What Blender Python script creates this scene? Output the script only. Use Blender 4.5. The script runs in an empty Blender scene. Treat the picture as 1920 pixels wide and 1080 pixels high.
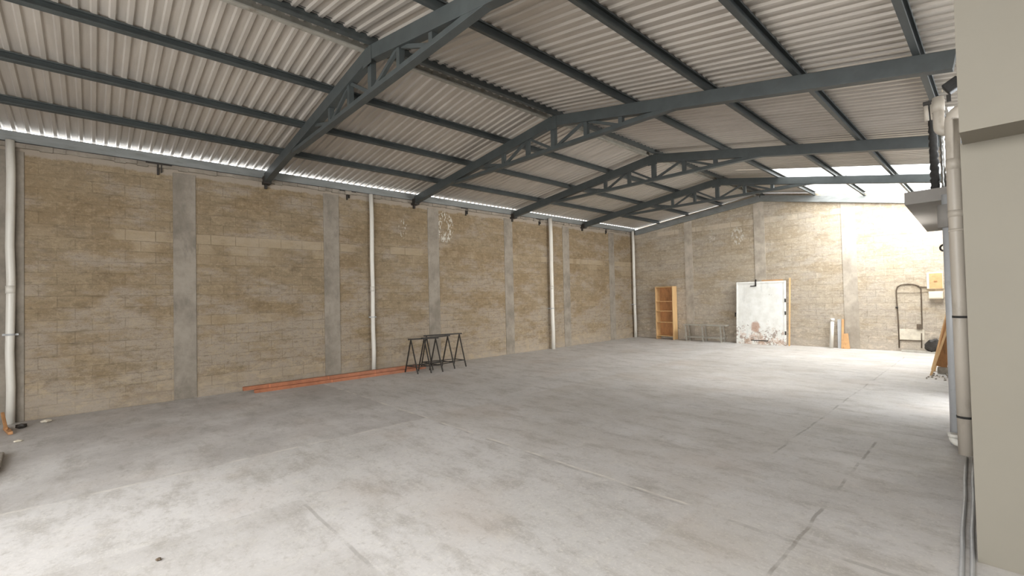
import bpy, bmesh, math, random
from mathutils import Vector, Matrix
C = bpy.context.scene.collection
S = bpy.context.scene
rnd = random.Random(7)

# ------------------------------------------------------------------ camera
F_PX, YAW, PIT, ROL = 848.85, 0.8234, 0.0208, -0.0223
cam_d = bpy.data.cameras.new('camera'); cam = bpy.data.objects.new('camera', cam_d); C.objects.link(cam)
cam_d.sensor_width = 36.0; cam_d.lens = 36.0 * F_PX / 1920.0; cam_d.clip_start = 0.05; cam_d.clip_end = 500
Fv = Vector((-math.sin(YAW) * math.cos(PIT), math.cos(YAW) * math.cos(PIT), math.sin(PIT)))
Rv = Vector((math.cos(YAW), math.sin(YAW), 0)); Uv = Rv.cross(Fv)
R2 = Rv * math.cos(ROL) + Uv * math.sin(ROL); U2 = -Rv * math.sin(ROL) + Uv * math.cos(ROL)
cam.matrix_world = Matrix(((R2.x, U2.x, -Fv.x, 0), (R2.y, U2.y, -Fv.y, 0), (R2.z, U2.z, -Fv.z, 1.5), (0, 0, 0, 1)))
S.camera = cam

# ------------------------------------------------------------------ colour management, sky, daylight, added fill lamps
S.view_settings.view_transform = 'Standard'; S.view_settings.look = 'None'
S.view_settings.gamma = 1.0; S.view_settings.use_curve_mapping = False
S.view_settings.exposure = 0.95
W = bpy.data.worlds.new('sky'); S.world = W; W.use_nodes = True
bg = W.node_tree.nodes['Background']; bg.inputs[0].default_value = (0.93, 0.97, 1.0, 1); bg.inputs[1].default_value = 3.3

def area(name, loc, size, sizey, direction, power, color=(1, 1, 1), portal=False, spread=math.pi):
    l = bpy.data.lights.new(name, 'AREA'); l.shape = 'RECTANGLE'; l.size = size; l.size_y = sizey
    l.energy = power; l.color = color; l.spread = spread
    o = bpy.data.objects.new(name, l); C.objects.link(o); o.location = loc
    o.rotation_euler = Vector(direction).to_track_quat('-Z', 'Y').to_euler()
    if portal: l.cycles.is_portal = True
    return o
# daylight falling in through the big loading doorway behind the camera and through the clear roof sheets of the last bay
area('doorway_daylight', (-3.2, -3.5, 1.5), 4.4, 2.7, (-0.1, 1, 0.0), 75, (0.98, 0.99, 1.0))
# added fill lamp under the roof behind the camera, brightens the foreground floor
area('foreground_fill', (0.3, -2.4, 2.9), 4.4, 1.8, (-0.15, 1.3, -1), 235, (0.97, 0.99, 1.0))
# added fill lamp in an invented right-wall opening, lifts the middle of the hall
area('side_fill', (-0.12, 8.0, 1.45), 1.1, 1.1, (-1, 0.1, 0.12), 42, (1.0, 0.985, 0.95), spread=math.radians(90))
area('roof_light', (-1.2, 12.9, 4.4), 2.2, 2.4, (-0.7, 0.45, -0.6), 215, (0.96, 0.98, 1.0))

# ------------------------------------------------------------------ materials
def new_mat(name):
    m = bpy.data.materials.new(name); m.use_nodes = True
    nt = m.node_tree; nt.nodes.clear()
    out = nt.nodes.new('ShaderNodeOutputMaterial'); b = nt.nodes.new('ShaderNodeBsdfPrincipled')
    nt.links.new(b.outputs[0], out.inputs[0]); return m, nt, b
class G:
    def __init__(s, nt): s.nt = nt
    def n(s, t, **k):
        x = s.nt.nodes.new(t)
        for a, v in k.items(): setattr(x, a, v)
        return x
    def l(s, a, b): s.nt.links.new(a, b)
    def put(s, sock, v):
        if isinstance(v, bpy.types.NodeSocket): s.l(v, sock)
        else: sock.default_value = v
    def math(s, op, a, b=0.0, c=0.0):
        x = s.n('ShaderNodeMath', operation=op); s.put(x.inputs[0], a); s.put(x.inputs[1], b); s.put(x.inputs[2], c); return x.outputs[0]
    def mix(s, f, a, b, mode='MIX'):
        x = s.n('ShaderNodeMix', data_type='RGBA', blend_type=mode); s.put(x.inputs[0], f)
        s.put(x.inputs[6], a if isinstance(a, bpy.types.NodeSocket) else (*a, 1)); s.put(x.inputs[7], b if isinstance(b, bpy.types.NodeSocket) else (*b, 1)); return x.outputs[2]
    def pos(s):
        g = s.n('ShaderNodeTexCoord'); return g.outputs['Object']
    def xyz(s, v):
        x = s.n('ShaderNodeSeparateXYZ'); s.l(v, x.inputs[0]); return x.outputs
    def comb(s, a, b, c):
        x = s.n('ShaderNodeCombineXYZ'); s.put(x.inputs[0], a); s.put(x.inputs[1], b); s.put(x.inputs[2], c); return x.outputs[0]
    def noise(s, v, scale, detail=5, rough=0.6, lo=None, hi=None):
        x = s.n('ShaderNodeTexNoise'); s.l(v, x.inputs['Vector']); x.inputs['Scale'].default_value = scale
        x.inputs['Detail'].default_value = detail; x.inputs['Roughness'].default_value = rough
        if lo is None: return x.outputs['Fac']
        return s.ramp(x.outputs['Fac'], lo, hi)
    def ramp(s, f, lo, hi, a=0.0, b=1.0):
        x = s.n('ShaderNodeMapRange'); x.interpolation_type = 'SMOOTHSTEP'; s.put(x.inputs[0], f)
        x.inputs[1].default_value = lo; x.inputs[2].default_value = hi; x.inputs[3].default_value = a; x.inputs[4].default_value = b; return x.outputs[0]
    def scale(s, v, k):
        x = s.n('ShaderNodeVectorMath', operation='MULTIPLY'); s.l(v, x.inputs[0]); x.inputs[1].default_value = k; return x.outputs[0]
    def band(s, v, c, w, soft):   # 1 inside |v-c|<w
        d = s.math('ABSOLUTE', s.math('SUBTRACT', v, c)); return s.ramp(d, w, w + soft, 1.0, 0.0)
    def bump(s, h, b, strength=0.3, dist=0.01):
        x = s.n('ShaderNodeBump'); x.inputs['Strength'].default_value = strength; x.inputs['Distance'].default_value = dist
        s.l(h, x.inputs['Height']); s.l(x.outputs[0], b.inputs['Normal'])
def lin(r, g, b):
    f = lambda c: (c / 255 / 12.92) if c / 255 <= .04045 else ((c / 255 + .055) / 1.055) ** 2.4
    return (f(r), f(g), f(b))

lin0 = lin
def simple(name, col, rough=0.6, metal=0.0, var=0.15, scale=6.0, dirt=None, dirt_amt=0.35, bump=0.0, stretch=(1, 1, 1)):
    m, nt, b = new_mat(name); g = G(nt); p = g.scale(g.pos(), stretch)
    n1 = g.noise(p, scale, 6, 0.6, 0.3, 0.7)
    c = g.mix(n1, tuple(x * (1 - var) for x in col), tuple(min(1, x * (1 + var)) for x in col))
    if dirt: c = g.mix(g.math('MULTIPLY', g.noise(p, scale * 1.7, 8, 0.7, 0.52, 0.7), dirt_amt), c, dirt)
    g.l(c, b.inputs['Base Color']); b.inputs['Roughness'].default_value = rough; b.inputs['Metallic'].default_value = metal
    if bump: g.bump(g.noise(p, scale * 8, 6, 0.7), b, bump, 0.01)
    return m

def block_wall(name, axis, tan, light_rows, marks=(), zgray=3.56, seed=0.0):
    m, nt, b = new_mat(name); g = G(nt); p = g.pos(); x = g.xyz(p)
    u = x[axis]; z = x[2]
    wob = g.math('MULTIPLY', g.math('SUBTRACT', g.noise(p, 3.0, 3, 0.5), 0.5), 0.02)
    v = g.comb(g.math('ADD', u, g.math('ADD', wob, seed)), g.math('ADD', z, wob), 0.0)
    br = g.n('ShaderNodeTexBrick'); g.l(v, br.inputs['Vector']); br.offset = 0.5
    br.inputs['Color1'].default_value = (0, 0, 0, 1); br.inputs['Color2'].default_value = (1, 1, 1, 1); br.inputs['Mortar'].default_value = (0.5, 0.5, 0.5, 1)
    br.inputs['Scale'].default_value = 1.0; br.inputs['Mortar Size'].default_value = 0.0065; br.inputs['Mortar Smooth'].default_value = 0.35
    br.inputs['Brick Width'].default_value = 0.36; br.inputs['Row Height'].default_value = 0.1655
    t1, t2, grey = tan
    bid = br.outputs['Color']; mort = br.outputs['Fac']
    base = g.mix(g.ramp(bid, 0.0, 1.0, 0.3, 0.7), t1, t2)
    ps = g.scale(p, (1, 1, 2.6))
    base = g.mix(g.math('MULTIPLY', g.noise(ps, 0.7, 5, 0.6, 0.4, 0.62), 0.4), base, tuple(c * k for c, k in zip(t1, (0.92, 0.8, 0.6))))   # ochre ground
    smear = g.math('ADD', g.noise(ps, 1.1, 6, 0.65), g.ramp(z, 0.3, 2.6, 0.06, -0.05))
    base = g.mix(g.math('MULTIPLY', g.ramp(smear, 0.42, 0.6), 0.7), base, grey)          # cement slurry smears
    base = g.mix(g.math('MULTIPLY', g.noise(g.scale(p, (1, 1, 4)), 3.4, 7, 0.72, 0.5, 0.66), 0.45), base, tuple(c * 0.62 for c in t1))
    base = g.mix(g.math('MULTIPLY', g.noise(p, 26, 5, 0.75, 0.5, 0.7), 0.35), base, tuple(min(1, c * 1.45) for c in t2))
    base = g.mix(g.math('MULTIPLY', g.noise(p, 60, 4, 0.7, 0.52, 0.68), 0.35), base, tuple(c * 0.5 for c in t1))
    base = g.mix(g.math('MULTIPLY', g.noise(g.scale(p, (1, 1, 1.6)), 8.5, 6, 0.75, 0.5, 0.64), 0.5), base, tuple(min(1, c * 1.22) for c in t2))
    base = g.mix(g.math('MULTIPLY', g.noise(g.scale(p, (1, 1, 2.0)), 11, 6, 0.75, 0.53, 0.66), 0.45), base, tuple(c * 0.66 for c in t1))
    # the pale block courses
    pale = tuple(min(1, c * 1.2 + 0.03) for c in t2); lr = None
    for (zc, amt, lo) in light_rows:
        k = g.math('MULTIPLY', g.band(z, zc, 0.08, 0.004), amt)
        k = g.math('MULTIPLY', k, g.noise(g.scale(p, (1, 1, 0.3)), 1.4, 2, 0.5, lo, lo + 0.12))
        lr = k if lr is None else g.math('MAXIMUM', lr, k)
    base = g.mix(lr, base, pale)
    # mortar lines: dark joints, lost under slurry in places
    vis = g.math('MULTIPLY', mort, g.ramp(g.noise(p, 1.6, 5, 0.65), 0.36, 0.62, 0.22, 1.0))
    vis = g.math('MULTIPLY', vis, g.math('ADD', 0.3, g.math('MULTIPLY', lr, 0.55)))
    base = g.mix(vis, base, tuple(c * 0.42 for c in t1))
    # rough cement at the foot and the cast ring band at the top
    base = g.mix(g.math('MULTIPLY', g.ramp(g.math('ADD', z, g.math('MULTIPLY', g.noise(p, 1.8, 5, 0.6), 0.7)), 0.35, 0.75, 1.0, 0.0), 0.45), base, tuple(min(1, c * 1.15) for c in grey))
    eff = g.math('MULTIPLY', g.ramp(z, 0.25, 1.0, 1.0, 0.0), g.noise(g.scale(p, (1, 1, 1.8)), 4.5, 8, 0.78, 0.5, 0.62))
    base = g.mix(g.math('MULTIPLY', eff, 0.6), base, tuple(min(1, c * 1.35 + 0.02) for c in t2))
    top = g.ramp(g.math('ADD', z, g.math('MULTIPLY', g.noise(p, 5.0, 4, 0.7), 0.14)), zgray + 0.05, zgray + 0.09)
    base = g.mix(g.math('MULTIPLY', top, 0.85), base, grey)
    for (uc, zc, ru, rz, thr, w) in marks:  # splashes of old white paint
        du = g.math('DIVIDE', g.math('SUBTRACT', u, uc), ru); dz = g.math('DIVIDE', g.math('SUBTRACT', z, zc), rz)
        r = g.math('SQRT', g.math('ADD', g.math('MULTIPLY', du, du), g.math('MULTIPLY', dz, dz)))
        rin = g.band(r, 0.75 if w else 0.0, 0.2 if w else 0.75, 0.25)
        k = g.math('MULTIPLY', rin, g.noise(g.scale(p, (1, 1, 0.6)), 22, 3, 0.6, thr, thr + 0.06))
        base = g.mix(g.math('MULTIPLY', k, 0.75), base, (0.62, 0.59, 0.52))
    g.l(base, b.inputs['Base Color']); b.inputs['Roughness'].default_value = 0.95
    b.inputs['Specular IOR Level'].default_value = 0.15
    h = g.math('SUBTRACT', g.noise(p, 45, 6, 0.7), g.math('MULTIPLY', mort, 0.9))
    g.bump(h, b, 0.55, 0.008)
    return m

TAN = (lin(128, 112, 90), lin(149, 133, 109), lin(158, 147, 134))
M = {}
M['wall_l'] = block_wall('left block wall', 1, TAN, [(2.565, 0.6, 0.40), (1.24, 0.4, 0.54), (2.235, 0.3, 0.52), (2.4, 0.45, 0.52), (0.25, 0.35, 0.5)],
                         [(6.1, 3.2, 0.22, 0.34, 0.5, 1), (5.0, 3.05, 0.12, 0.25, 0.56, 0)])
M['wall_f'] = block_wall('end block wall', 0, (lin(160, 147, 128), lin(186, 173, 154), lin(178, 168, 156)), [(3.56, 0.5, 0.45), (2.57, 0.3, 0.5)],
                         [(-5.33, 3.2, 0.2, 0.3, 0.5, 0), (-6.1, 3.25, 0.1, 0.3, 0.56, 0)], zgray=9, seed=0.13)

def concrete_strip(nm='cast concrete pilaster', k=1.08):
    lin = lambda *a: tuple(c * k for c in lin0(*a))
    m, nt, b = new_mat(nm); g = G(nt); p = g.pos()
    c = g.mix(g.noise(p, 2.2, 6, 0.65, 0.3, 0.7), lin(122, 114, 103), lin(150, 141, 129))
    c = g.mix(g.math('MULTIPLY', g.noise(g.scale(p, (1, 1, 0.4)), 9, 6, 0.7, 0.5, 0.7), 0.4), c, lin(100, 94, 86))
    g.l(c, b.inputs['Base Color']); b.inputs['Roughness'].default_value = 0.95; b.inputs['Specular IOR Level'].default_value = 0.15
    g.bump(g.noise(p, 40, 6, 0.7), b, 0.4, 0.006); return m
M['pil'] = concrete_strip()
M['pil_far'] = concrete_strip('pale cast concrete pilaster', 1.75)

def floor_mat():
    m, nt, b = new_mat('trowelled concrete floor'); g = G(nt); p = g.pos(); x = g.xyz(p); X, Y = x[0], x[1]
    a = g.mix(g.noise(p, 0.55, 6, 0.6, 0.32, 0.68), lin(188, 184, 180), lin(204, 200, 197))
    a = g.mix(g.math('MULTIPLY', g.noise(g.scale(p, (1, 2.2, 1)), 1.9, 8, 0.72, 0.45, 0.68), 0.6), a, lin(150, 143, 134))
    a = g.mix(g.math('MULTIPLY', g.noise(g.scale(p, (1.8, 1, 1)), 5.0, 8, 0.75, 0.5, 0.7), 0.5), a, lin(206, 201, 192))
    a = g.mix(g.math('MULTIPLY', g.noise(p, 14, 8, 0.8, 0.5, 0.68), 0.5), a, lin(150, 143, 134))
    a = g.mix(g.math('MULTIPLY', g.noise(p, 45, 5, 0.75, 0.5, 0.68), 0.45), a, lin(222, 217, 209))
    a = g.mix(g.math('MULTIPLY', g.noise(p, 0.9, 3, 0.5, 0.52, 0.72), 0.22), a, lin(178, 158, 140))
    # separately poured panels with slightly different tone
    def panel(x0, x1, y0, y1, col, amt):
        nonlocal a
        k = g.math('MULTIPLY', g.band(X, (x0 + x1) / 2, (x1 - x0) / 2, 0.02), g.band(Y, (y0 + y1) / 2, (y1 - y0) / 2, 0.02))
        a = g.mix(g.math('MULTIPLY', g.math('MULTIPLY', k, amt * 0.7), g.noise(p, 1.3, 5, 0.6, 0.3, 0.65)), a, col)
    panel(-9, -5.0, -4, 3.1, lin(146, 139, 134), 0.6)
    panel(-3.66, -2.2, -1.0, 1.15, lin(158, 152, 146), 0.45)
    panel(-1.48, 3, -4, 15, lin(176, 167, 154), 0.3)
    panel(-5.0, -1.5, 3.1, 15, lin(168, 158, 144), 0.4)
    wn = g.math('MULTIPLY', g.math('SUBTRACT', g.noise(p, 2.5, 3, 0.6), 0.5), 0.05)
    def joint(v, c, u, u0, u1, w, col, amt):
        nonlocal a
        k = g.math('MULTIPLY', g.band(g.math('ADD', v, wn), c, w, w), g.band(u, (u0 + u1) / 2, (u1 - u0) / 2, 0.1))
        a = g.mix(g.math('MULTIPLY', g.math('MULTIPLY', k, amt * 0.75), g.noise(p, 3.2, 4, 0.6, 0.38, 0.62)), a, col)
    joint(Y, 3.1, X, -8.8, -1.4, 0.012, lin(222, 216, 206), 0.8)
    joint(Y, 3.075, X, -5.2, -0.3, 0.012, lin(120, 112, 104), 0.5)
    joint(X, -5.0, Y, -1.0, 3.1, 0.014, lin(222, 216, 206), 0.6)
    joint(X, -3.68, Y, -2, 1.8, 0.005, lin(140, 132, 124), 0.3)
    joint(Y, 1.15, X, -3.68, -2.2, 0.008, lin(126, 120, 112), 0.5)
    joint(X, -1.48, Y, 4.5, 13, 0.007, lin(112, 103, 92), 0.6)
    joint(X, -0.88, Y, 2.5, 5.6, 0.007, lin(112, 103, 92), 0.7)
    joint(Y, 6.15, X, -6.0, -0.3, 0.01, lin(128, 118, 106), 0.4)
    joint(Y, 9.2, X, -8.5, -0.3, 0.01, lin(128, 118, 106), 0.4)
    vo = g.n('ShaderNodeTexVoronoi', feature='DISTANCE_TO_EDGE'); g.l(g.mix(0.25, p, g.n('ShaderNodeTexNoise').outputs['Color']), vo.inputs['Vector']); vo.inputs['Scale'].default_value = 0.45
    ck = g.math('MULTIPLY', g.ramp(vo.outputs['Distance'], 0.0, 0.004, 1, 0), g.noise(p, 0.8, 4, 0.6, 0.58, 0.7))
    a = g.mix(g.math('MULTIPLY', ck, 0.22), a, lin(110, 102, 93))
    g.l(a, b.inputs['Base Color'])
    g.l(g.ramp(g.noise(p, 1.5, 5, 0.6), 0.3, 0.7, 0.55, 0.8), b.inputs['Roughness']); b.inputs['Specular IOR Level'].default_value = 0.35
    g.bump(g.noise(p, 30, 7, 0.75), b, 0.25, 0.004)
    return m
M['floor'] = floor_mat()

def sheet_mat():
    m, nt, b = new_mat('galvanised roof sheet'); g = G(nt); p = g.pos()
    c = g.mix(g.noise(g.scale(p, (0.4, 4, 1)), 2.0, 6, 0.65, 0.3, 0.7), lin(168, 160, 150), lin(186, 178, 168))
    c = g.mix(g.math('MULTIPLY', g.noise(g.scale(p, (0.5, 3, 1)), 1.2, 6, 0.7, 0.5, 0.7), 0.3), c, lin(168, 158, 146))
    g.l(c, b.inputs['Base Color']); b.inputs['Roughness'].default_value = 0.38; b.inputs['Metallic'].default_value = 0.3
    g.bump(g.noise(g.scale(p, (1, 8, 1)), 6, 4, 0.6), b, 0.08, 0.01); return m
M['sheet'] = sheet_mat()
def clear_sheet():
    m, nt, b = new_mat('clear fibreglass roof sheet'); g = G(nt)
    tr = g.n('ShaderNodeBsdfTransparent'); tr.inputs[0].default_value = (0.9, 0.9, 0.88, 1)
    tl = g.n('ShaderNodeBsdfTranslucent'); tl.inputs[0].default_value = (0.92, 0.91, 0.88, 1)
    df = g.n('ShaderNodeBsdfDiffuse'); df.inputs[0].default_value = (0.8, 0.8, 0.77, 1)
    m1 = g.n('ShaderNodeMixShader'); m1.inputs[0].default_value = 0.55; g.l(tr.outputs[0], m1.inputs[1]); g.l(tl.outputs[0], m1.inputs[2])
    m2 = g.n('ShaderNodeMixShader'); m2.inputs[0].default_value = 0.12; g.l(m1.outputs[0], m2.inputs[1]); g.l(df.outputs[0], m2.inputs[2])
    g.l(m2.outputs[0], nt.nodes['Material Output'].inputs[0]); return m
M['clear'] = clear_sheet()

M['steel'] = simple('slate grey painted steel', lin(62, 66, 65), 0.5, 0.0, 0.14, 5, lin(60, 60, 58), 0.4)
M['ridge_steel'] = simple('dusty slate steel channel', lin(142, 138, 128), 0.5, 0.0, 0.15, 5, lin(92, 74, 58), 0.6)
M['eave'] = simple('grey primed steel channel', lin(128, 130, 128), 0.5, 0.1, 0.12, 4, lin(92, 88, 80), 0.4, stretch=(1, 0.5, 3))
M['black_steel'] = simple('rusty black steel', lin(50, 45, 40), 0.6, 0.2, 0.2, 20)
M['pvc'] = simple('white plastic pipe', lin(212, 207, 197), 0.38, 0, 0.04, 3, lin(180, 168, 150), 0.3, stretch=(1, 1, 0.4))
M['pvc_d'] = simple('dusty beige plastic pipe', lin(190, 180, 166), 0.45, 0, 0.06, 4, lin(140, 128, 112), 0.4, stretch=(1, 1, 0.4))
M['pvc_g'] = simple('pale grey plastic pipe', lin(176, 176, 176), 0.4, 0, 0.06, 4, lin(120, 116, 110), 0.3)
M['cream'] = simple('smooth cream plaster', lin(126, 120, 108), 0.85, 0, 0.03, 1.2, lin(126, 118, 104), 0.3, 0.05)
M['slab'] = simple('grey painted concrete slab', lin(144, 139, 133), 0.9, 0, 0.05, 3, lin(150, 144, 136), 0.3, 0.1)
M['orange'] = simple('orange primed steel', lin(162, 104, 74), 0.5, 0.0, 0.14, 7, lin(120, 62, 38), 0.45)
M['orange_dusty'] = simple('faded orange primed steel', lin(184, 118, 84), 0.6, 0.0, 0.16, 9, lin(140, 92, 66), 0.45)
M['wood'] = simple('pale pine wood', lin(214, 176, 126), 0.6, 0, 0.1, 3, lin(170, 128, 84), 0.4, stretch=(8, 8, 0.8))
M['wood_b'] = simple('brown plywood', lin(176, 128, 84), 0.65, 0, 0.14, 4, lin(120, 84, 54), 0.5, stretch=(3, 3, 1))
M['wood_o'] = simple('orange toned plywood', lin(200, 156, 108), 0.65, 0, 0.1, 5, lin(170, 120, 76), 0.5)
M['greytube'] = simple('grey galvanised tube', lin(176, 171, 160), 0.45, 0.3, 0.12, 8, lin(96, 86, 72), 0.5)
M['black'] = simple('black insulation tape', lin(46, 44, 42), 0.42, 0, 0.3, 30, bump=0.6)
M['foil'] = simple('silver duct foil', lin(205, 205, 203), 0.22, 0.9, 0.06, 6, bump=0.3)
M['plate'] = simple('off-white plastic', lin(222, 208, 184), 0.5, 0, 0.03, 5)
M['cable'] = simple('dark brown cable', lin(92, 78, 62), 0.6, 0, 0.15, 20)
M['rubble'] = simple('grey cement rubble', lin(150, 142, 130), 0.95, 0, 0.15, 12, lin(110, 100, 88), 0.5, 0.4)
M['stain_ledge'] = simple('pale cement ledge', lin(206, 196, 178), 0.95, 0, 0.1, 8, lin(160, 146, 124), 0.5)

def door_mat():
    m, nt, b = new_mat('chipped white painted steel'); g = G(nt); p = g.pos(); x = g.xyz(p)
    c = g.mix(g.noise(p, 4, 6, 0.6, 0.3, 0.7), lin(226, 224, 216), lin(242, 241, 236))
    c = g.mix(g.math('MULTIPLY', g.noise(g.scale(p, (1, 1, 0.25)), 9, 5, 0.6, 0.55, 0.7), 0.35), c, lin(196, 196, 190))
    low = g.ramp(x[2], 0.1, 1.0, 0.16, 0.0)
    k = g.ramp(g.math('ADD', g.noise(p, 9, 7, 0.75), low), 0.66, 0.70)
    c = g.mix(g.math('MULTIPLY', k, 0.75), c, lin(136, 108, 88))
    k2 = g.ramp(g.math('ADD', g.noise(p, 5, 5, 0.7), g.math('MULTIPLY', low, 1.2)), 0.66, 0.78)
    c = g.mix(g.math('MULTIPLY', k2, 0.55), c, lin(196, 160, 134))
    # one rusty scuffed patch below the middle
    dx = g.math('DIVIDE', g.math('ADD', x[0], 4.83), 0.13); dz = g.math('DIVIDE', g.math('SUBTRACT', x[2], 0.5), 0.17)
    r = g.math('ADD', g.math('SQRT', g.math('ADD', g.math('MULTIPLY', dx, dx), g.math('MULTIPLY', dz, dz))), g.noise(p, 10, 5, 0.7))
    c = g.mix(g.ramp(r, 1.2, 1.6, 0.8, 0), c, lin(178, 138, 114))
    g.l(c, b.inputs['Base Color']); b.inputs['Roughness'].default_value = 0.5; return m
M['door'] = door_mat()

# ------------------------------------------------------------------ mesh helpers
def box(bm, x0, x1, y0, y1, z0, z1):
    vs = [bm.verts.new((x, y, z)) for z in (z0, z1) for y in (y0, y1) for x in (x0, x1)]
    for f in ((0, 2, 3, 1), (4, 5, 7, 6), (0, 1, 5, 4), (2, 6, 7, 3), (0, 4, 6, 2), (1, 3, 7, 5)): bm.faces.new([vs[i] for i in f])
def bar(bm, a, b, w, h, up=(0, 0, 1)):
    """rectangular bar from a to b, w across, h along up"""
    a = Vector(a); b = Vector(b); d = (b - a).normalized(); u = Vector(up)
    s = d.cross(u)
    if s.length < 1e-4: s = d.cross(Vector((1, 0, 0)))
    s.normalize(); u = s.cross(d).normalized()
    vs = [bm.verts.new(p + s * (w / 2 * i) + u * (h / 2 * j)) for p in (a, b) for i, j in ((-1, -1), (1, -1), (1, 1), (-1, 1))]
    for f in ((3, 2, 1, 0), (4, 5, 6, 7), (0, 1, 5, 4), (1, 2, 6, 5), (2, 3, 7, 6), (3, 0, 4, 7)): bm.faces.new([vs[i] for i in f])
def extrude_profile(bm, prof, origin0, origin1, ax_u, ax_v):
    """closed polygon prof [(u,v)] swept from origin0 to origin1"""
    r = []
    for o in (origin0, origin1): r.append([bm.verts.new(Vector(o) + Vector(ax_u) * u + Vector(ax_v) * v) for u, v in prof])
    n = len(prof)
    for i in range(n): bm.faces.new((r[0][i], r[0][(i + 1) % n], r[1][(i + 1) % n], r[1][i]))
    bm.faces.new(r[0][::-1]); bm.faces.new(r[1])
def tube(bm, pts, rad, seg=16, caps=True, hollow=0.0):
    pts = [Vector(p) for p in pts]; rings = []
    ref = None
    for i, p in enumerate(pts):
        if i == 0: d = pts[1] - p
        elif i == len(pts) - 1: d = p - pts[i - 1]
        else: d = (pts[i + 1] - p).normalized() + (p - pts[i - 1]).normalized()
        d.normalize()
        if ref is None: ref = d.orthogonal().normalized()
        ref = (ref - d * ref.dot(d)).normalized(); q = d.cross(ref)
        rr = rad[i] if isinstance(rad, (list, tuple)) else rad
        rings.append([bm.verts.new(p + (ref * math.cos(t) + q * math.sin(t)) * rr) for t in [2 * math.pi * k / seg for k in range(seg)]])
    for a, b in zip(rings, rings[1:]):
        for k in range(seg):
            f = bm.faces.new((a[k], a[(k + 1) % seg], b[(k + 1) % seg], b[k])); f.smooth = True
    if caps:
        bm.faces.new(rings[0][::-1]); bm.faces.new(rings[-1])
def arc(c, r, a0, a1, n, e1, e2):
    c = Vector(c); e1 = Vector(e1); e2 = Vector(e2)
    return [c + (e1 * math.cos(a0 + (a1 - a0) * i / n) + e2 * math.sin(a0 + (a1 - a0) * i / n)) * r for i in range(n + 1)]
def link(name, bm, m, parent=None, bevel=0.0):
    bmesh.ops.recalc_face_normals(bm, faces=bm.faces)
    me = bpy.data.meshes.new(name); bm.to_mesh(me); bm.free(); me.materials.append(m)
    o = bpy.data.objects.new(name, me); C.objects.link(o)
    if parent:
        o.parent = parent
        if parent.type == 'EMPTY': o.matrix_parent_inverse = Matrix.Translation(-parent.location)
    if bevel:
        b = o.modifiers.new('bevel', 'BEVEL'); b.width = bevel; b.segments = 2; b.limit_method = 'ANGLE'
    return o
def tag(o, label, cat, group=None):
    o['label'] = label; o['category'] = cat
    if group: o['group'] = group
    return o
def thing(name, loc, label, cat, group=None):
    o = bpy.data.objects.new(name, None); C.objects.link(o); o.location = loc; o.empty_display_size = 0.1
    return tag(o, label, cat, group)
def struct(name, bm, m, parent=None):
    o = link(name, bm, m, parent)
    if not parent: o['kind'] = 'structure'
    return o
def B(): return bmesh.new()

# ------------------------------------------------------------------ dimensions
XL, XR, XRG, YF, YB = -8.87, -0.18, -4.65, 14.24, -3.6
def zl(x):                       # top line of the steel trusses
    return 4.275 - 0.125 * (XRG - x) if x <= XRG else 4.275 - 0.186 * (x - XRG)
TY = [2.27, 5.27, 8.26, 11.25]
PITCH = 0.1295

# ------------------------------------------------------------------ setting
bm = B(); box(bm, XL - 0.3, 2.8, YB - 3, YF + 0.3, -0.12, 0.0); struct('floor', bm, M['floor'])
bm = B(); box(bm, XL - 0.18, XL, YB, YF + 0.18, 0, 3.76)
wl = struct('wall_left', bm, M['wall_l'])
bm = B()
for i in range(140):                                     # ragged mortar lip along the top of the wall
    y = YB + i * 0.128
    w = 0.02 + 0.035 * rnd.random(); h = 0.02 + 0.03 * rnd.random(); d = 0.02 * rnd.random()
    box(bm, XL - 0.02, XL + w, y, y + 0.129, 3.665 - h * .3 - d, 3.70 + d * .3)
struct('trim_2', bm, M['pil'])
for k in range(8):
    yc = -1.26 + 2.345 * k
    if k == 0: yc = -0.92
    w = 0.3 if k != 0 else 0.5
    bm = B(); box(bm, XL - 0.01, XL + 0.012, yc - w / 2, yc + w / 2, 0, 3.6); link('pilaster', bm, M['pil'], wl, 0.004)
# end wall with gabled top
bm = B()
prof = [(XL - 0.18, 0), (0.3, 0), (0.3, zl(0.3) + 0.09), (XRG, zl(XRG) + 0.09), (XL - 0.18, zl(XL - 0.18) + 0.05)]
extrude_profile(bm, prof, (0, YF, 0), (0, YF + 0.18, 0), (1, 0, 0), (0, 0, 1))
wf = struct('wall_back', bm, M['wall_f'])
for x0, x1 in ((-7.0, -6.74), (-4.87, -4.58), (-2.76, -2.46)):
    bm = B(); xc = (x0 + x1) / 2
    vs = [(x0, 0), (x1, 0), (x1, zl(x1) - 0.12), (x0, zl(x0) - 0.12)]
    extrude_profile(bm, vs, (0, YF - 0.012, 0), (0, YF + 0.01, 0), (1, 0, 0), (0, 0, 1)); link('pilaster', bm, M['pil_far'], wf)
bm = B()      # right wall; unseen opening behind the pipes, added to let light in
box(bm, XR, XR + 0.15, 6.35, 7.4, 0, 2.9); box(bm, XR, XR + 0.15, 8.6, YF, 0, 2.9); box(bm, XR, XR + 0.15, 7.4, 8.6, 2.1, 2.9); box(bm, -0.08, 0.12, 3.8, 6.35, 0, 2.9); struct('wall_right', bm, M['cream'])
bm = B(); box(bm, -0.53, XR, 10.9, 11.9, 0, 2.3); struct('trim_3', bm, M['pil'])
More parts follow.
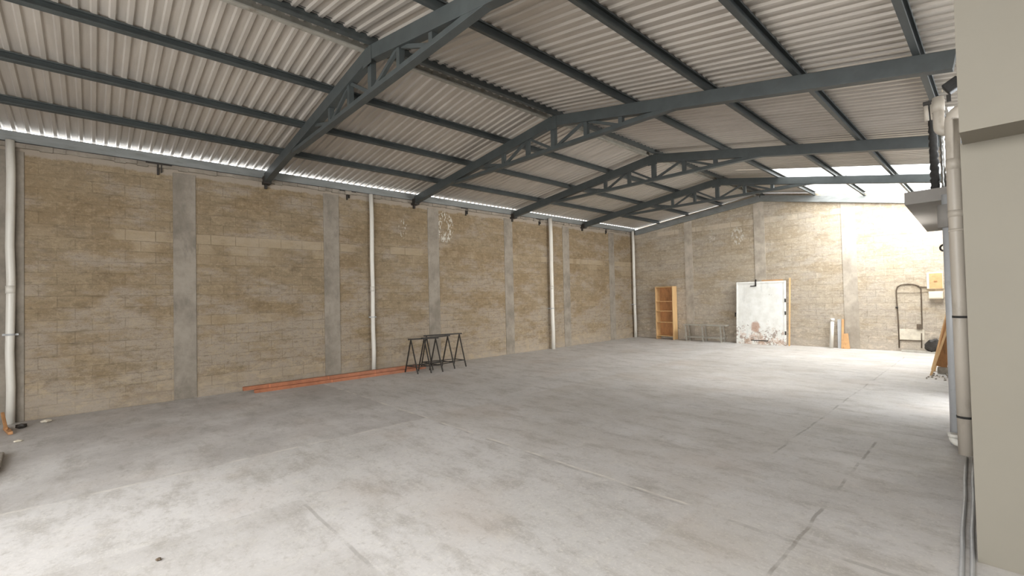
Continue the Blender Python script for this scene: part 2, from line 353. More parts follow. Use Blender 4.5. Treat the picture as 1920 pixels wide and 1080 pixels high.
# near cream wall: lower face, deeper beam above
bm = B(); box(bm, -0.13, 2.6, 3.54, 3.80, 0, 2.30); struct('wall_near', bm, M['cream'])
bm = B(); box(bm, -0.12, 2.6, 3.25, 3.80, 2.29, zl(0.0) + 0.02 - 0.06)
struct('trim_1', bm, M['cream'])
bm = B(); box(bm, 2.6, 2.75, YB, 3.80, 0, 2.93)
struct('wall_side', bm, M['cream'])
bm = B()          # wall behind the camera with a wide loading doorway
extrude_profile(bm, [(XL, 0), (-5.6, 0), (-5.6, 2.9), (-0.8, 2.9), (-0.8, 0), (2.75, 0), (2.75, zl(2.75) + .09), (XRG, zl(XRG) + .09), (XL, zl(XL) + .09)], (0, YB - 0.15, 0), (0, YB, 0), (1, 0, 0), (0, 0, 1))
struct('wall_front', bm, M['cream'])

# roof sheets: real corrugations running down the slope
def corr(bm, xa, xb, y0, y1, z0=0.118, nx=8):
    h = 0.020; p = PITCH
    prof = []
    y = y0; k = math.floor(y0 / p)
    while k * p < y1 + p:
        b0 = k * p
        prof += [(b0, 0.0), (b0 + 0.036, 0.0), (b0 + 0.050, h), (b0 + 0.080, h * 1.0), (b0 + 0.115, h)]
        k += 1
    prof = [(a, v) for a, v in prof if y0 - 1e-6 <= a <= y1 + 1e-6]
    cols = []
    for i in range(nx + 1):
        x = xa + (xb - xa) * i / nx
        cols.append([bm.verts.new((x, a, zl(x) + z0 + v)) for a, v in prof])
    for i in range(nx):
        for j in range(len(prof) - 1): bm.faces.new((cols[i][j], cols[i][j + 1], cols[i + 1][j + 1], cols[i + 1][j]))
bm = B(); corr(bm, XL - 0.005, XRG + 0.02, YB - 0.2, YF + 0.3); roofl = struct('ceiling', bm, M['sheet'])
bm = B(); corr(bm, XRG - 0.02, -0.36, YB - 0.2, 10.75); corr(bm, -0.36, 2.9, YB - 0.2, 7.3, nx=4); corr(bm, XRG - 0.02, -3.33, 10.7, YF + 0.3, nx=2)
link('roof_slope', bm, M['sheet'], roofl)
bm = B(); corr(bm, -3.35, -0.36, 10.7, YF + 0.3, 0.122); o = link('clear_roof_sheet', bm, M['clear'], roofl); o['label'] = 'clear fibreglass roof sheets letting daylight in'
bm = B()
for sx in (-1, 1): bar(bm, (XRG + sx * 0.12, YB - 0.2, zl(XRG) + 0.165 - 0.02), (XRG + sx * 0.12, YF + 0.3, zl(XRG) + 0.165 - 0.02), 0.26, 0.004, (sx * 0.15, 0, 1))
link('ridge_cap', bm, M['sheet'], roofl)

# ------------------------------------------------------------------ roof steel
def truss(i, label):
    y = TY[i]; xe = 2.55 if i == 0 else (-0.2 if i > 0 else 0)
    t = thing('roof_truss', (XRG, y, 3.77), label, 'truss', 'steel trusses across the hall')
    def P(x, dz=0.0): return Vector((x, y, zl(x) + 0.02 + dz))
    hgt = 0.155
    bm = B()      # left rafter: C channel
    for (a, b) in (((XL + 0.12), XRG),):
        A = P(a, -hgt / 2); Bp = P(b, -hgt / 2); bar(bm, A, Bp, 0.10, hgt)
    link('rafter', bm, M['steel'], t, 0.004)
    bm = B(); bar(bm, P(XRG, -hgt / 2), P(xe, -hgt / 2), 0.10, hgt); link('rafter', bm, M['steel'], t, 0.004)
    bm = B()      # horizontal tie along the bottom
    x0, x1 = -7.25, -2.05
    bar(bm, (x0, y, 3.795), (x1, y, 3.795), 0.09, 0.055); link('tie_beam', bm, M['steel'], t, 0.004)
    xs = [-5.82, -5.22, XRG, -4.02, -3.43]
    for x in xs:
        bm = B(); w = 0.062 if x != XRG else 0.085
        bar(bm, (x, y, 3.80), (x, y, zl(x) - 0.12), w, 0.06, (0, 1, 0)); link('web_post', bm, M['steel'], t)
    def tp(x): return (x, y, zl(x) - 0.13)
    def bt(x): return (x, y, 3.82)
    for a, b in ((tp(-6.35), bt(-5.87)), (bt(-5.77), tp(-5.27)), (tp(-5.17), bt(-4.71)), (bt(-4.59), tp(-4.07)), (tp(-3.97), bt(-3.48)), (bt(-3.38), tp(-2.9))):
        bm = B(); bar(bm, a, b, 0.04, 0.036, (0, 1, 0)); link('web_diagonal', bm, M['steel'], t)
    bm = B(); box(bm, XRG - 0.1, XRG + 0.1, y - 0.056, y - 0.051, 4.08, 4.27); link('gusset_plate', bm, M['steel'], t)
    bm = B()      # foot bracket with anchor on the wall
    box(bm, XL, XL + 0.16, y - 0.06, y + 0.06, 3.60, 3.735); box(bm, XL + 0.0, XL + 0.05, y - 0.02, y + 0.02, 3.53, 3.61)
    link('foot_bracket', bm, M['black_steel'], t, 0.004)
    return t
truss(0, 'dark grey steel truss nearest the camera, high in the upper left of the photo')
truss(1, 'dark grey steel truss second from the camera, its rafter reaching the cream wall')
truss(2, 'dark grey steel truss third from the camera, in front of the black taped pipe')
truss(3, 'dark grey steel truss farthest from the camera, next to the bright clear roof sheets')
# end frame lying against the block wall
t = thing('end_rafter_frame', (XRG, YF - 0.06, 4.1), 'plain grey steel rafters capping the gable of the far block wall', 'beam')
def PE(x, dz): return (x, YF - 0.055, zl(x) + 0.02 + dz)
bm = B(); bar(bm, PE(XL + 0.1, -0.09), PE(XRG, -0.09), 0.09, 0.17); link('rafter', bm, M['eave'], t, 0.004)
bm = B(); bar(bm, PE(XRG, -0.09), PE(-0.2, -0.09), 0.09, 0.17); link('rafter', bm, M['eave'], t, 0.004)

def purlin(x, y0, y1, label, mat='steel', w=0.05, h=0.098, flip=1, name='roof_purlin', cat='purlin'):
    """lipped C channel on top of the rafters, running the length of the hall"""
    sl = 0.125 if x < XRG else -0.186
    if abs(x - XRG) < .2: sl = 0
    u = Vector((1, 0, sl)).normalized(); v = Vector((-sl, 0, 1)).normalized()
    t = 0.004; lip = 0.016; f = flip
    prof = [(0, 0), (f * w, 0), (f * w, lip), (f * (w - t), lip), (f * (w - t), t), (f * t, t), (f * t, h - t), (f * (w - t), h - t), (f * (w - t), h - lip), (f * w, h - lip), (f * w, h), (0, h)]
    bm = B(); z = zl(x) + 0.02 + 0.0
    extrude_profile(bm, prof, (x, y0, z), (x, y1, z), u, v)
    return tag(link(name, bm, M[mat]), label, cat, 'roof purlins running down the hall')
g1 = 'roof purlins running down the hall'
purlin(-7.86, YB, YF, 'slate grey steel purlin on the left slope, lowest one, just above the bright eave gaps')
purlin(-6.83, YB, YF, 'slate grey steel purlin on the left slope, second above the eave')
purlin(-5.76, YB, YF, 'slate grey steel purlin on the left slope, first below the ridge pair')
purlin(-4.60, YB, YF, 'slate grey steel channel at the ridge, darker right-hand one of the pair', h=0.115)
purlin(-4.78, YB, YF, 'dusty light steel channel with rust streaks at the ridge, left-hand one of the pair', 'ridge_steel', h=0.115, w=0.06)
purlin(-3.33, YB, YF, 'slate grey steel purlin on the right slope, first below the ridge')
purlin(-2.27, YB, YF, 'slate grey steel purlin on the right slope, second below the ridge')
purlin(-1.37, YB, YF, 'slate grey steel purlin on the right slope, third below the ridge')
purlin(-0.46, YB, YF, 'slate grey steel purlin on the right slope, lowest, above the beige drain pipe')
purlin(0.9, YB, 5.6, 'slate grey steel purlin over the cream wall at the near right', w=0.05)
# eave beam on the left wall
t = thing('eave_beam', (XL, 5, 3.73), 'grey steel channel along the top of the left block wall under the bright gaps', 'beam')
bm = B(); h = 0.136; w = 0.05
extrude_profile(bm, [(0, 0), (w, 0), (w, h), (0, h), (0, h - 0.005), (w - 0.005, h - 0.005), (w - 0.005, 0.005), (0, 0.005)], (XL + 0.0, YB, 3.715), (XL + 0.0, YF, 3.715), (1, 0, 0), (0, 0, 1))
link('channel', bm, M['eave'], t)
for y in (6.72, 9.31, 12.5, 3.75, 0.75):
    bm = B(); box(bm, XL - 0.02, XL + 0.03, y - 0.012, y + 0.012, 3.53, 3.70); box(bm, XL, XL + 0.03, y + 0.035, y + 0.05, 3.57, 3.70); box(bm, XL, XL + 0.05, y - 0.15, y + 0.17, 3.69, 3.71)
    link('anchor_bracket', bm, M['black_steel'], t)

# ------------------------------------------------------------------ white downpipes on the left wall
def downpipe(y, r, z0, z1, label, y_off=0.0, mat='pvc', x=None):
    x = XL + 0.02 + r if x is None else x
    t = thing('downpipe', (x, y, z0), label, 'pipe', 'white downpipes on the left wall')
    bm = B(); n = 8; pts = [(x + 0.004 * math.sin(i * 1.3), y + y_off * (1 - i / n) + 0.006 * math.sin(i * 2.1), z0 + (z1 - z0) * i / n) for i in range(n + 1)]
    tube(bm, pts, r, 20); link('pipe', bm, M[mat], t)
    zc = z0 + (z1 - z0) * 0.47
    bm = B(); tube(bm, [(x, y + y_off * .5, zc - 0.05), (x, y + y_off * .5, zc + 0.05)], r * 1.07, 20); link('coupling', bm, M[mat], t)
    for zz in (z0 + 1.16,):
        bm = B(); tube(bm, [(x, y + y_off * .4, zz - 0.012), (x, y + y_off * .4, zz + 0.012)], r * 1.06, 20); box(bm, XL + 0.014, x, y - r - 0.03, y + r + 0.03, zz - 0.012, zz + 0.012)
        link('wall_clamp', bm, M['pvc_g'], t)
downpipe(-0.79, 0.043, 0.0, 3.72, 'white plastic downpipe at the left edge of the photo, nearest the camera')
downpipe(4.24, 0.042, 0.0, 3.70, 'white plastic downpipe behind the orange tubes, left of the trestles')
downpipe(9.66, 0.055, 0.0, 3.74, 'white plastic downpipe between the trestles and the far corner', x=XL + 0.13)
downpipe(14.0, 0.05, 0.0, 3.74, 'white plastic downpipe in the far left corner near the bookshelf', x=XL + 0.1)

# ------------------------------------------------------------------ orange tubes on the floor
def orange_tube(x0, y0, x1, y1, z, label, mat='orange', w=0.075, h=0.055):
    t = thing('steel_tube', (x0, y0, z), label, 'tube', 'orange steel tubes on the floor')
    d = Vector((x1 - x0, y1 - y0, 0)).normalized(); s = Vector((-d.y, d.x, 0)); bm = B()
    o0 = Vector((x0, y0, z)); o1 = Vector((x1, y1, z)); hw = w / 2; th = 0.004
    rings = []
    for o in (o0, o1):
        rings.append([[bm.verts.new(o + s * a + Vector((0, 0, b))) for a, b in ((-hw + k, k), (hw - k, k), (hw - k, h - k), (-hw + k, h - k))] for k in (0, th)])
    for i in range(4):
        j = (i + 1) % 4
        bm.faces.new((rings[0][0][i], rings[0][0][j], rings[1][0][j], rings[1][0][i])); bm.faces.new((rings[0][1][i], rings[0][1][j], rings[1][1][j], rings[1][1][i]))
        for e in (0, 1): bm.faces.new((rings[e][0][i], rings[e][0][j], rings[e][1][j], rings[e][1][i]))
    link('tube_body', bm, M[mat], t)
    for f in (0.12, 0.42, 0.7):
        c = o0 + (o1 - o0) * f; bm = B(); bar(bm, c - d * 0.008 + Vector((0, 0, h / 2)), c + d * 0.008 + Vector((0, 0, h / 2)), w + 0.006, h + 0.006); link('tie_wire', bm, M['orange_dusty'], t)
orange_tube(-8.52, 1.98, -8.47, 5.0, 0.0, 'orange steel tube on the floor by the left wall, the outermost on the room side')
orange_tube(-8.60, 2.0, -8.56, 5.3, 0.0, 'orange steel tube on the floor tight against the left wall, innermost of the bundle', 'orange')
orange_tube(-8.555, 1.82, -8.52, 5.1, 0.0575, 'faded orange steel tube lying on top of the other two by the left wall', 'orange', 0.08, 0.06)

# ------------------------------------------------------------------ trestles
def trestle(p1, p2, h, label, sp=0.21, side=(0.99, 0.12)):
    a = Vector((*p1, 0)); b = Vector((*p2, 0)); d = (b - a).normalized(); s = Vector((side[0], side[1], 0)).normalized()
    t = thing('trestle', (a + b) / 2, label, 'trestle', 'black steel trestles')
    up = Vector((0, 0, 1))
    bm = B(); bar(bm, a - d * 0.06 + up * h, b + d * 0.06 + up * h, 0.03, 0.028); link('top_rail', bm, M['black_steel'], t)
    for q in (a, b):
        for sg in (-1, 1):
            bm = B(); bar(bm, q + up * (h - 0.014), q + s * (sg * sp), 0.020, 0.020, s); link('leg', bm, M['black_steel'], t)
        k = 0.2; wz = h * k
        bm = B(); bar(bm, q + s * (-sp * (1 - k)) + up * wz, q + s * (sp * (1 - k)) + up * wz, 0.018, 0.018); link('cross_bar', bm, M['black_steel'], t)
    for sg in (-1, 1):
        bm = B(); bar(bm, a + s * (sg * sp * 0.8) + up * (h * .2), b + s * (sg * sp * 0.8) + up * (h * .2), 0.018, 0.018); link('lower_rail', bm, M['black_steel'], t)
trestle((-8.22, 4.77), (-8.06, 5.26), 0.69, 'black steel A-frame trestle nearest the camera, over the end of the orange tubes')
trestle((-8.12, 5.02), (-8.20, 5.66), 0.70, 'black steel A-frame trestle in the middle of the three')
trestle((-8.40, 5.25), (-8.24, 6.0), 0.72, 'black steel A-frame trestle farthest right, closest to the far wall', 0.2)

# ------------------------------------------------------------------ far wall objects
t = thing('bookshelf', (-7.65, 14.05, 0), 'tall narrow pine bookshelf standing empty against the far wall', 'shelf')
x0, x1, y0, y1, H = -7.93, -7.30, 13.92, 14.2, 1.75
for xa in (x0, x1 - 0.028):
    bm = B(); box(bm, xa, xa + 0.028, y0, y1, 0, H); link('side_panel', bm, M['wood'], t, 0.002)
bm = B(); box(bm, x0 + .028, x1 - .028, y1 - 0.008, y1, 0.1, H); link('back_panel', bm, M['wood_b'], t)
for z in (0.10, 0.55, 0.92, 1.24, H - 0.03):
    bm = B(); box(bm, x0 + 0.028, x1 - 0.028, y0 + 0.005, y1 - 0.008, z, z + 0.022); link('shelf_board', bm, M['wood'], t)

t = thing('metal_bench', (-6.3, 14.0, 0), 'low grey steel bench frame between the bookshelf and the white door', 'bench')
bx0, bx1, by0, by1 = -6.93, -5.66, 13.82, 14.1
bm = B(); box(bm, bx0, bx1 + 0.05, by0, by1, 0.49, 0.525); link('seat', bm, M['greytube'], t, 0.003)
for x in (bx0 + 0.1, (bx0 + bx1) / 2, bx1 - 0.08):
    for y in (by0 + 0.02, by1 - 0.02):
        bm = B(); bar(bm, (x, y, 0), (x - 0.03, y, 0.49), 0.035, 0.035, (0, 1, 0)); link('leg', bm, M['greytube'], t)
for y in (by0 + 0.02, by1 - 0.02):
    bm = B(); box(bm, bx0, bx1, y - 0.014, y + 0.014, 0.11, 0.14); link('lower_rail', bm, M['greytube'], t)
for x in (bx0 + 0.1, bx1 - 0.08):
    bm = B(); box(bm, x - .02, x + .01, by0 + .02, by1 - .02, 0.11, 0.14); link('end_rail', bm, M['greytube'], t)

# white steel door leaf leaning against the wall
t = thing('door_leaf', (-4.7, 13.95, 0), 'large chipped white steel door leaf leaning on the far wall', 'door leaf')
lean = 0.07
def lp(x, z, off=0): return (x, 13.95 + lean * (z / 1.8) * 2 + off, z)
def leanbox(bm, xa, xb, za, zb, d0, d1):
    vs = [bm.verts.new(lp(x, z, d)) for d in (d0, d1) for z in (za, zb) for x in (xa, xb)]
    for f in ((0, 1, 3, 2), (4, 6, 7, 5), (0, 4, 5, 1), (2, 3, 7, 6), (0, 2, 6, 4), (1, 5, 7, 3)): bm.faces.new([vs[i] for i in f])
bm = B(); leanbox(bm, -5.34, -4.06, 0.0, 1.79, 0, 0.045); link('panel', bm, M['door'], t, 0.004)
bm = B(); leanbox(bm, -5.34, -4.06, 1.755, 1.80, -0.012, 0.05); leanbox(bm, -5.35, -5.32, 0, 1.79, -0.01, 0.05); leanbox(bm, -4.09, -4.05, 0, 1.79, -0.012, 0.05); link('edge_frame', bm, M['door'], t)
bm = B(); leanbox(bm, -4.96, -4.80, 1.66, 1.685, -0.02, 0.0); leanbox(bm, -4.83, -4.80, 1.66, 1.86, -0.02, 0.01); link('latch', bm, M['black_steel'], t)
bm = B(); leanbox(bm, -5.4, -5.34, 0.86, 0.90, 0.0, 0.02); leanbox(bm, -5.4, -5.37, 0.78, 0.90, 0.0, 0.02); link('handle', bm, M['black_steel'], t)
bm = B(); leanbox(bm, -4.95, -4.5, 0.1, 0.125, -0.006, 0.0); link('kick_strip', bm, M['black_steel'], t)
for z in (1.25, 0.9, 0.35):
    bm = B(); tube(bm, [lp(-4.06, z - 0.05, 0.0), lp(-4.06, z + 0.05, 0.0)], 0.02, 10); link('hinge', bm, M['black_steel'], t)
bm = B(); a = 13.98
bar(bm, (-3.98, 13.99, 0), (-3.96, 14.17, 1.87), 0.034, 0.035, (0, 1, 0))
tag(link('timber_batten', bm, M['wood'], None, 0.002), 'thin upright timber batten leaning just right of the white door leaf', 'timber')
bm = B(); bar(bm, (-4.42, 14.195, 0), (-4.42, 14.215, 1.84), 0.55, 0.018, (0, 1, 0))
tag(link('plywood_sheet', bm, M['wood_o'], None), 'orange brown plywood sheet standing behind the white door leaf', 'board')

# white pipe offcut, grey strip and wooden plank
t = thing('pipe_offcut', (-3.05, 14.05, 0), 'short white plastic pipe offcut standing upright against the far wall', 'pipe')
bm = B(); tube(bm, [(-3.03, 14.04, 0), (-3.01, 14.16, 0.75)], 0.045, 16); link('pipe', bm, M['pvc'], t)
bm = B(); tube(bm, [(-3.011, 14.15, 0.69), (-3.009, 14.163, 0.765)], 0.05, 16); link('socket', bm, M['pvc'], t)
bm = B(); bar(bm, (-2.86, 14.12, 0), (-2.87, 14.21, 0.74), 0.08, 0.02, (0, 1, 0))
tag(link('metal_strip', bm, M['pvc_g']), 'short pale grey strip leaning between the white pipe offcut and the plank', 'offcut')
bm = B()
for a, b, w in (((-2.80, 14.08, 0), (-2.79, 14.19, 0.75), 0.05),): bar(bm, a, b, w, 0.022, (0, 1, 0))
tag(link('timber_plank', bm, M['wood_o']), 'tall narrow pinkish timber offcut beside the short white pipe', 'timber')
bm = B(); bar(bm, (-2.70, 14.06, 0), (-2.75, 14.16, 0.38), 0.13, 0.02, (0, 1, 0))
tag(link('timber_plank', bm, M['wood_o']), 'short wide orange timber offcut standing right of the white pipe', 'timber')

# wiring on the wall
t = thing('wall_conduit', (-1.5, 14.2, 0), 'dark cable conduit looped down the far wall beside the wooden board', 'conduit')
yw = YF - 0.015
bm = B()
pts = [(-1.70, yw, 0.08), (-1.70, yw, 0.7), (-1.715, yw, 1.3), (-1.715, yw, 1.46), (-1.69, yw, 1.55), (-1.62, yw, 1.595), (-1.5, yw, 1.61), (-1.42, yw, 1.60)]
tube(bm, pts, 0.013, 8); link('conduit', bm, M['cable'], t)
bm = B(); pts = [(-1.5, yw, 1.605), (-1.4, yw, 1.60), (-1.31, yw, 1.56), (-1.27, yw, 1.5), (-1.27, yw, 1.2), (-1.28, yw, 0.62), (-1.33, yw, 0.55)]; tube(bm, pts, 0.013, 8); link('conduit', bm, M['cable'], t)
bm = B(); tube(bm, [(-1.33, yw, 1.54), (-1.2, yw, 1.53), (-1.1, yw, 1.50)], 0.011, 8); link('conduit', bm, M['cable'], t)
bm = B(); tube(bm, [(-1.71, yw, 1.40), (-1.4, yw, 1.395), (-1.1, yw, 1.42)], 0.005, 6); link('wire', bm, M['cable'], t)
bm = B(); tube(bm, [(-1.29, yw, 0.45), (-1.30, yw, 0.1)], 0.012, 8); tube(bm, [(-1.70, yw, 0.26), (-1.3, yw, 0.27)], 0.009, 8); link('conduit', bm, M['cable'], t)
bm = B(); box(bm, -1.37, -1.27, YF - 0.05, YF, 0.55, 0.66); link('socket_box', bm, M['cable'], t, 0.004)
bm = B(); tube(bm, [(-1.715, yw - .004, 1.03), (-1.715, yw - .004, 1.07)], 0.024, 8); link('clip', bm, M['black_steel'], t)
bm = B(); box(bm, -1.7, -1.24, YF - 0.012, YF, 0.28, 0.53); tag(link('cement_patch', bm, M['stain_ledge'], None, 0.005), 'pale cement render patch on the far wall below the cable loop', 'render patch')

t = thing('meter_board', (-1.0, YF, 1.65), 'square wooden meter board fixed on the far wall above a small box', 'board')
bm = B(); box(bm, -1.165, -0.885, YF - 0.03, YF, 1.48, 1.86); link('back_board', bm, M['plate'], t, 0.004)
bm = B(); box(bm, -1.12, -0.90, YF - 0.045, YF - 0.03, 1.49, 1.84); link('wood_panel', bm, M['wood_o'], t, 0.004)
bm = B(); box(bm, -1.04, -0.985, YF - 0.06, YF - 0.045, 1.65, 1.68); link('knob', bm, M['wood_b'], t)
t = thing('breaker_box', (-1.0, YF, 1.3), 'small off-white electrical box under the wooden meter board', 'box')
bm = B(); box(bm, -1.135, -0.89, YF - 0.12, YF, 1.25, 1.42); link('casing', bm, M['plate'], t, 0.008)
bm = B(); box(bm, -1.12, -0.905, YF - 0.127, YF - 0.12, 1.27, 1.40); link('cover', bm, M['plate'], t, 0.004)

# junk in the far right corner
bm = B(); box(bm, -1.65, -0.85, 14.08, 14.22, 0.0, 0.045); tag(link('floor_plank', bm, M['greytube'], None, 0.004), 'long pale plank lying on the floor along the foot of the far wall', 'plank')
t = thing('bundle_of_cloth', (-1.1, 14.1, 0.045), 'dark grey crumpled sack on the plank in the far right corner', 'sack')
bm = B(); bmesh.ops.create_icosphere(bm, subdivisions=3, radius=0.16)
for v in bm.verts:
    v.co = Vector((v.co.x * 1.05, v.co.y * 0.4, max(v.co.z, -0.1) * 1.1)); v.co += v.co * 0.13 * math.sin(v.co.x * 40) * math.cos(v.co.z * 33)
    v.co += Vector((-1.08, 14.13, 0.155))
link('sack_body', bm, M['black_steel'], t)
bm = B(); bar(bm, (-0.98, 14.1, 0.05), (-0.95, 14.13, 0.3), 0.06, 0.03, (0, 1, 0)); link('sack_neck', bm, M['black_steel'], t)

# timber leaning on the right wall
def plank(a, b, w, th, m, label, up=(0, 1, 0)):
    bm = B(); bar(bm, a, b, th, w, up); return tag(link('timber_plank', bm, M[m], None, 0.002), label, 'timber', 'timber leaning at the right wall')
plank((-0.90, 11.3, 0.0), (-0.58, 11.5, 1.50), 0.07, 0.03, 'wood', 'longest pale timber batten leaning behind the grey pipes, leftmost of the leaning timber')
plank((-0.86, 11.12, 0.0), (-0.60, 11.3, 1.25), 0.06, 0.03, 'wood', 'second pale batten leaning beside the longest one')
plank((-0.76, 10.92, 0.115), (-0.60, 11.1, 0.95), 0.17, 0.02, 'wood_b', 'wide brown plywood board leaning behind the front batten', (0.9, 0.5, 0.1))
plank((-0.86, 10.55, 0.0), (-0.60, 10.8, 0.95), 0.06, 0.03, 'wood', 'short pale batten leaning in front of the brown plywood')
plank((-0.60, 10.4, 0.0), (-0.52, 10.5, 0.45), 0.04, 0.03, 'pvc', 'short white strip leaning at the foot of the timber')
bm = B(); box(bm, -0.80, -0.62, 10.86, 11.04, 0.0, 0.11); tag(link('concrete_block', bm, M['rubble'], None, 0.01), 'grey concrete block under the brown plywood board', 'block')
bm = B()
for i in range(40):
    x = -0.9 + 0.5 * rnd.random(); y = 10.1 + 0.8 * rnd.random(); r = 0.008 + 0.014 * rnd.random()
    mtx = Matrix.Translation((x, y, r * .5)) @ Matrix.Scale(r, 4)
    bmesh.ops.create_icosphere(bm, subdivisions=1, radius=1.0, matrix=mtx)
o = tag(link('rubble_crumbs', bm, M['rubble']), 'scattered cement crumbs on the floor in front of the leaning timber', 'rubble'); o['kind'] = 'stuff'

# ------------------------------------------------------------------ concrete slab ledge and pipes at the right
t = thing('concrete_ledge', (-0.45, 8.0, 2.41), 'thick grey concrete ledge projecting from the right wall high up, under the black taped pipe', 'ledge')
bm = B()
extrude_profile(bm, [(-0.685, 6.5), (XR, 6.45), (XR, 9.9), (-0.78, 9.9)], (0, 0, 2.41), (0, 0, 2.545), (1, 0, 0), (0, 1, 0))
link('slab', bm, M['slab'], t, 0.004)

t = thing('drain_pipe', (-0.27, 5.75, 0), 'thick beige plastic drain pipe with black bands beside the cream wall', 'pipe')
r = 0.052; px, py = -0.255, 5.75
bm = B(); tube(bm, [(px, py, 0.0), (px, py, 1.2), (px - 0.003, py, 2.4), (px, py, 3.02)] + arc((px + 0.09, py, 3.02), 0.09, math.pi, math.pi / 2, 6, (1, 0, 0), (0, 0, 1)) + [(px + 0.18, py, 3.11)], r, 24)
link('pipe', bm, M['pvc_d'], t)
for z, m, hh in ((1.235, 'black', 0.01), (0.335, 'black', 0.01), (2.17, 'pvc_d', 0.03), (2.02, 'pvc_d', 0.012), (2.62, 'pvc_d', 0.05)):
    bm = B(); tube(bm, [(px, py, z - hh), (px, py, z + hh)], r + 0.004, 24); link('collar', bm, M[m], t)
t = thing('drain_pipe', (-0.31, 5.9, 0), 'pale grey plastic pipe tucked left behind the thick beige drain pipe', 'pipe')
bm = B(); tube(bm, [(-0.33, 6.05, 0.0), (-0.325, 6.05, 2.40)], 0.042, 20); link('pipe', bm, M['pvc_g'], t)
bm = B(); tube(bm, [(-0.325, 6.05, 2.08), (-0.325, 6.05, 2.3)], 0.075, 20); link('reducer', bm, M['slab'], t)
t = thing('pipe_elbow', (-0.33, 5.85, 0.06), 'small white plastic elbow stub at the foot of the thick drain pipe', 'pipe fitting')
bm = B(); tube(bm, [(-0.25, 5.92, 0.055), (-0.30, 5.9, 0.055)] + arc((-0.30, 5.9, 0.095), 0.04, -math.pi / 2, -math.pi, 5, (1, 0, 0), (0, 0, 1)) + [(-0.34, 5.9, 0.12)], 0.036, 16); link('elbow', bm, M['pvc'], t)
bm = B(); tube(bm, [(-0.34, 5.9, 0.10), (-0.34, 5.9, 0.135)], 0.042, 16); link('rim', bm, M['pvc'], t)
# vent elbow high up
t = thing('vent_pipe', (-0.33, 5.85, 3.0), 'short beige plastic pipe with elbow hooked onto the top of the thick drain pipe', 'pipe fitting')
vx, vy = -0.352, 5.9
bm = B(); tube(bm, [(vx, vy, 3.31), (vx, vy, 3.07)] + arc((vx + 0.06, vy, 3.03), 0.06, math.pi, 1.5 * math.pi, 6, (1, 0, 0), (0, 0, 1)) + [(vx + 0.1, vy - 0.05, 2.97), (vx + 0.1, vy - 0.13, 2.97)], 0.042, 20); link('pipe', bm, M['pvc_d'], t)
bm = B(); tube(bm, [(vx, vy, 3.17), (vx, vy, 3.28)], 0.047, 20); link('collar', bm, M['pvc_d'], t)
t = thing('pipe_bracket', (-0.42, 6.1, 3.3), 'small black bracket with pale stubs beside the pipe top', 'bracket')
bm = B(); box(bm, -0.47, -0.385, 6.05, 6.12, 3.31, 3.345); link('arm', bm, M['black_steel'], t)
for a in (-0.452, -0.405):
    bm = B(); tube(bm, [(a, 6.08, 3.31), (a + 0.004, 6.08, 3.16)], 0.018, 10); link('stub', bm, M['pvc_d'], t)
t = thing('floodlight', (-0.27, 5.8, 3.3), 'small dark box lamp on a bracket above the drain pipe', 'lamp')
bm = B(); bar(bm, (-0.29, 5.72, 3.30), (-0.19, 5.72, 3.36), 0.09, 0.10, (0, 0, 1)); link('housing', bm, M['black'], t, 0.01)
bm = B(); bar(bm, (-0.27, 5.74, 3.2), (-0.27, 5.74, 3.26), 0.03, 0.03, (0, 1, 0)); link('bracket', bm, M['black_steel'], t)
bm = B(); tube(bm, [(-0.305, 5.70, 3.30), (-0.312, 5.70, 3.30)], 0.012, 10); link('lens', bm, M['plate'], t)
# taped pipe and foil duct on the ledge
t = thing('taped_pipe', (-0.46, 6.9, 2.55), 'black taped pipe rising from the concrete ledge to the roof', 'pipe')
bm = B(); n = 40
tube(bm, [(-0.462 + 0.004 * math.sin(i * 2.0), 6.9, 2.545 + (3.60 - 2.545) * i / n) for i in range(n + 1)], [0.038 + 0.004 * math.sin(i * 2.4) for i in range(n + 1)], 16); link('pipe', bm, M['black'], t)
t = thing('foil_duct', (-0.4, 7.1, 2.55), 'shiny silver foil duct behind the black taped pipe', 'duct')
bm = B(); tube(bm, [(-0.40 + 0.003 * math.sin(i * 1.7), 7.05, 2.545 + 0.75 * i / 30) for i in range(31)], [0.022 + 0.002 * math.sin(i * 2.2) for i in range(31)], 12); link('duct', bm, M['foil'], t)
bm = B(); tube(bm, [(-0.345, 6.95, 2.545), (-0.345, 6.95, 3.25)], 0.02, 12); tag(link('rubber_hose', bm, M['black']), 'thin black hose rising right beside the silver foil duct', 'hose')
t = thing('conduit_ring', (-0.36, 6.3, 1.9), 'small dark hook on the wall behind the drain pipe, under the ledge', 'hook')
bm = B(); tube(bm, arc((-0.37, 6.25, 1.90), 0.032, math.pi * .4, math.pi * 1.6, 8, (1, 0, 0), (0, 0, 1)), 0.009, 8); link('hook', bm, M['black_steel'], t)
bm = B(); tube(bm, [(-0.36, 6.25, 1.932), (-0.08, 6.25, 1.932)], 0.008, 8); link('pin', bm, M['black_steel'], t)
bm = B(); bar(bm, (-0.392, 6.5, 0.0), (-0.385, 6.52, 0.33), 0.018, 0.018, (0, 1, 0)); tag(link('steel_rod', bm, M['black_steel']), 'short black steel rod standing left of the grey pipe on the floor', 'rod')

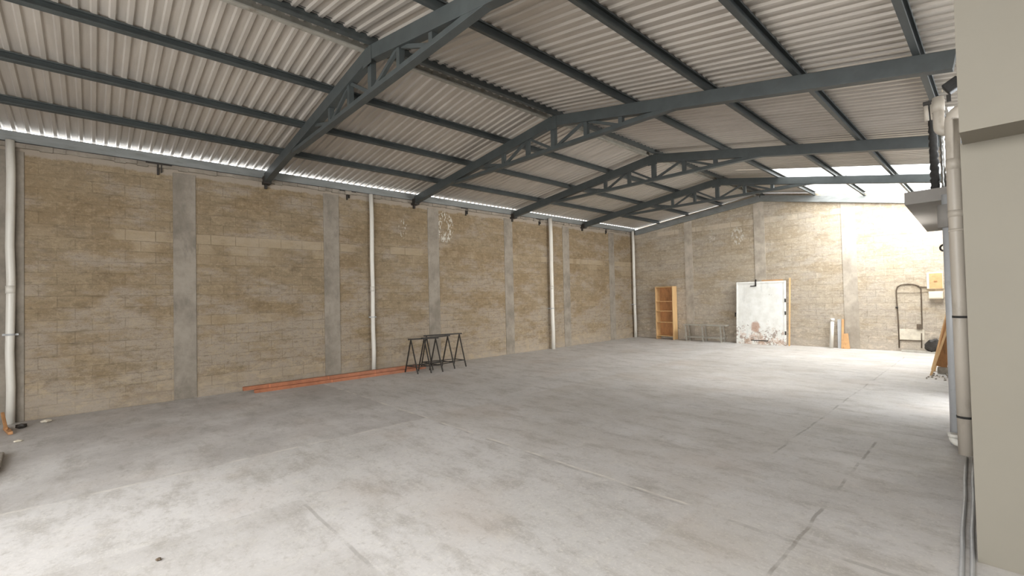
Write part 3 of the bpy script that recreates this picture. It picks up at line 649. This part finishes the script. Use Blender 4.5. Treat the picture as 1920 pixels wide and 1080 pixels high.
# conduits lying along the foot of the cream wall
for (xa, xb, y0, y1, rr, lab) in ((-0.185, -0.25, 0.9, 5.6, 0.011, 'left one of two thin grey conduits on the floor along the cream wall'),
                          (-0.145, -0.205, 0.9, 5.6, 0.011, 'right one of two thin grey conduits on the floor, closest to the cream wall')):
    bm = B(); n = 14
    tube(bm, [(xa + (xb - xa) * ((y0 + (y1 - y0) * i / n) - 3.3) / 2.3 + 0.003 * math.sin(i * 1.9), y0 + (y1 - y0) * i / n, rr) for i in range(n + 1)], rr, 10)
    tag(link('floor_conduit', bm, M['pvc_g']), lab, 'conduit', 'conduits along the cream wall')

# ------------------------------------------------------------------ bits on the floor at the left
bm = B()
extrude_profile(bm, [(-7.15, -1.1), (-6.93, -0.66), (-6.3, -0.63), (-5.9, -0.72), (-5.95, -1.1)], (0, 0, 0), (0, 0, 0.05), (1, 0, 0), (0, 1, 0))
tag(link('concrete_kerb', bm, M['rubble'], None, 0.012), 'pale broken concrete kerb piece at the left edge of the photo', 'kerb')
for (a, b, w, lab) in (((-8.45, -0.80, 0.0), (-8.05, -0.72, 0.05), 0.04, 'rusty brown stick on the floor at the foot of the nearest downpipe'),):
    bm = B(); bar(bm, (a[0], a[1], .02), (b[0], b[1], .02), w, 0.035); bar(bm, (-8.62, -0.84, 0.18), (-8.2, -0.77, 0.05), 0.03, 0.03)
    tag(link('broken_stick', bm, M['wood_b'], None, 0.003), lab, 'stick')
def stone(loc, r, label, m='rubble', sq=0.6):
    bm = B(); bmesh.ops.create_icosphere(bm, subdivisions=2, radius=r)
    for v in bm.verts:
        v.co *= 1 + 0.25 * math.sin(v.co.x * 5 / r + loc[0] * 9) * math.cos(v.co.y * 4 / r); v.co.z *= sq
    zm = min(v.co.z for v in bm.verts)
    for v in bm.verts: v.co += Vector((loc[0], loc[1], -zm - 0.001))
    return tag(link('stone', bm, M[m]), label, 'stone')
stone((-3.41, 0.28), 0.014, 'small brown pebble alone on the floor in the lower left foreground', 'cable')
stone((-8.38, -0.66), 0.05, 'dark lump of rubble right of the foot of the nearest downpipe', 'black_steel')
stone((-8.55, -0.45), 0.05, 'pale lump of mortar by the wall right of the nearest downpipe', 'stain_ledge', 0.4)
stone((-7.55, -0.62), 0.035, 'pale mortar chip on the floor between the downpipe and the kerb', 'stain_ledge', 0.35)
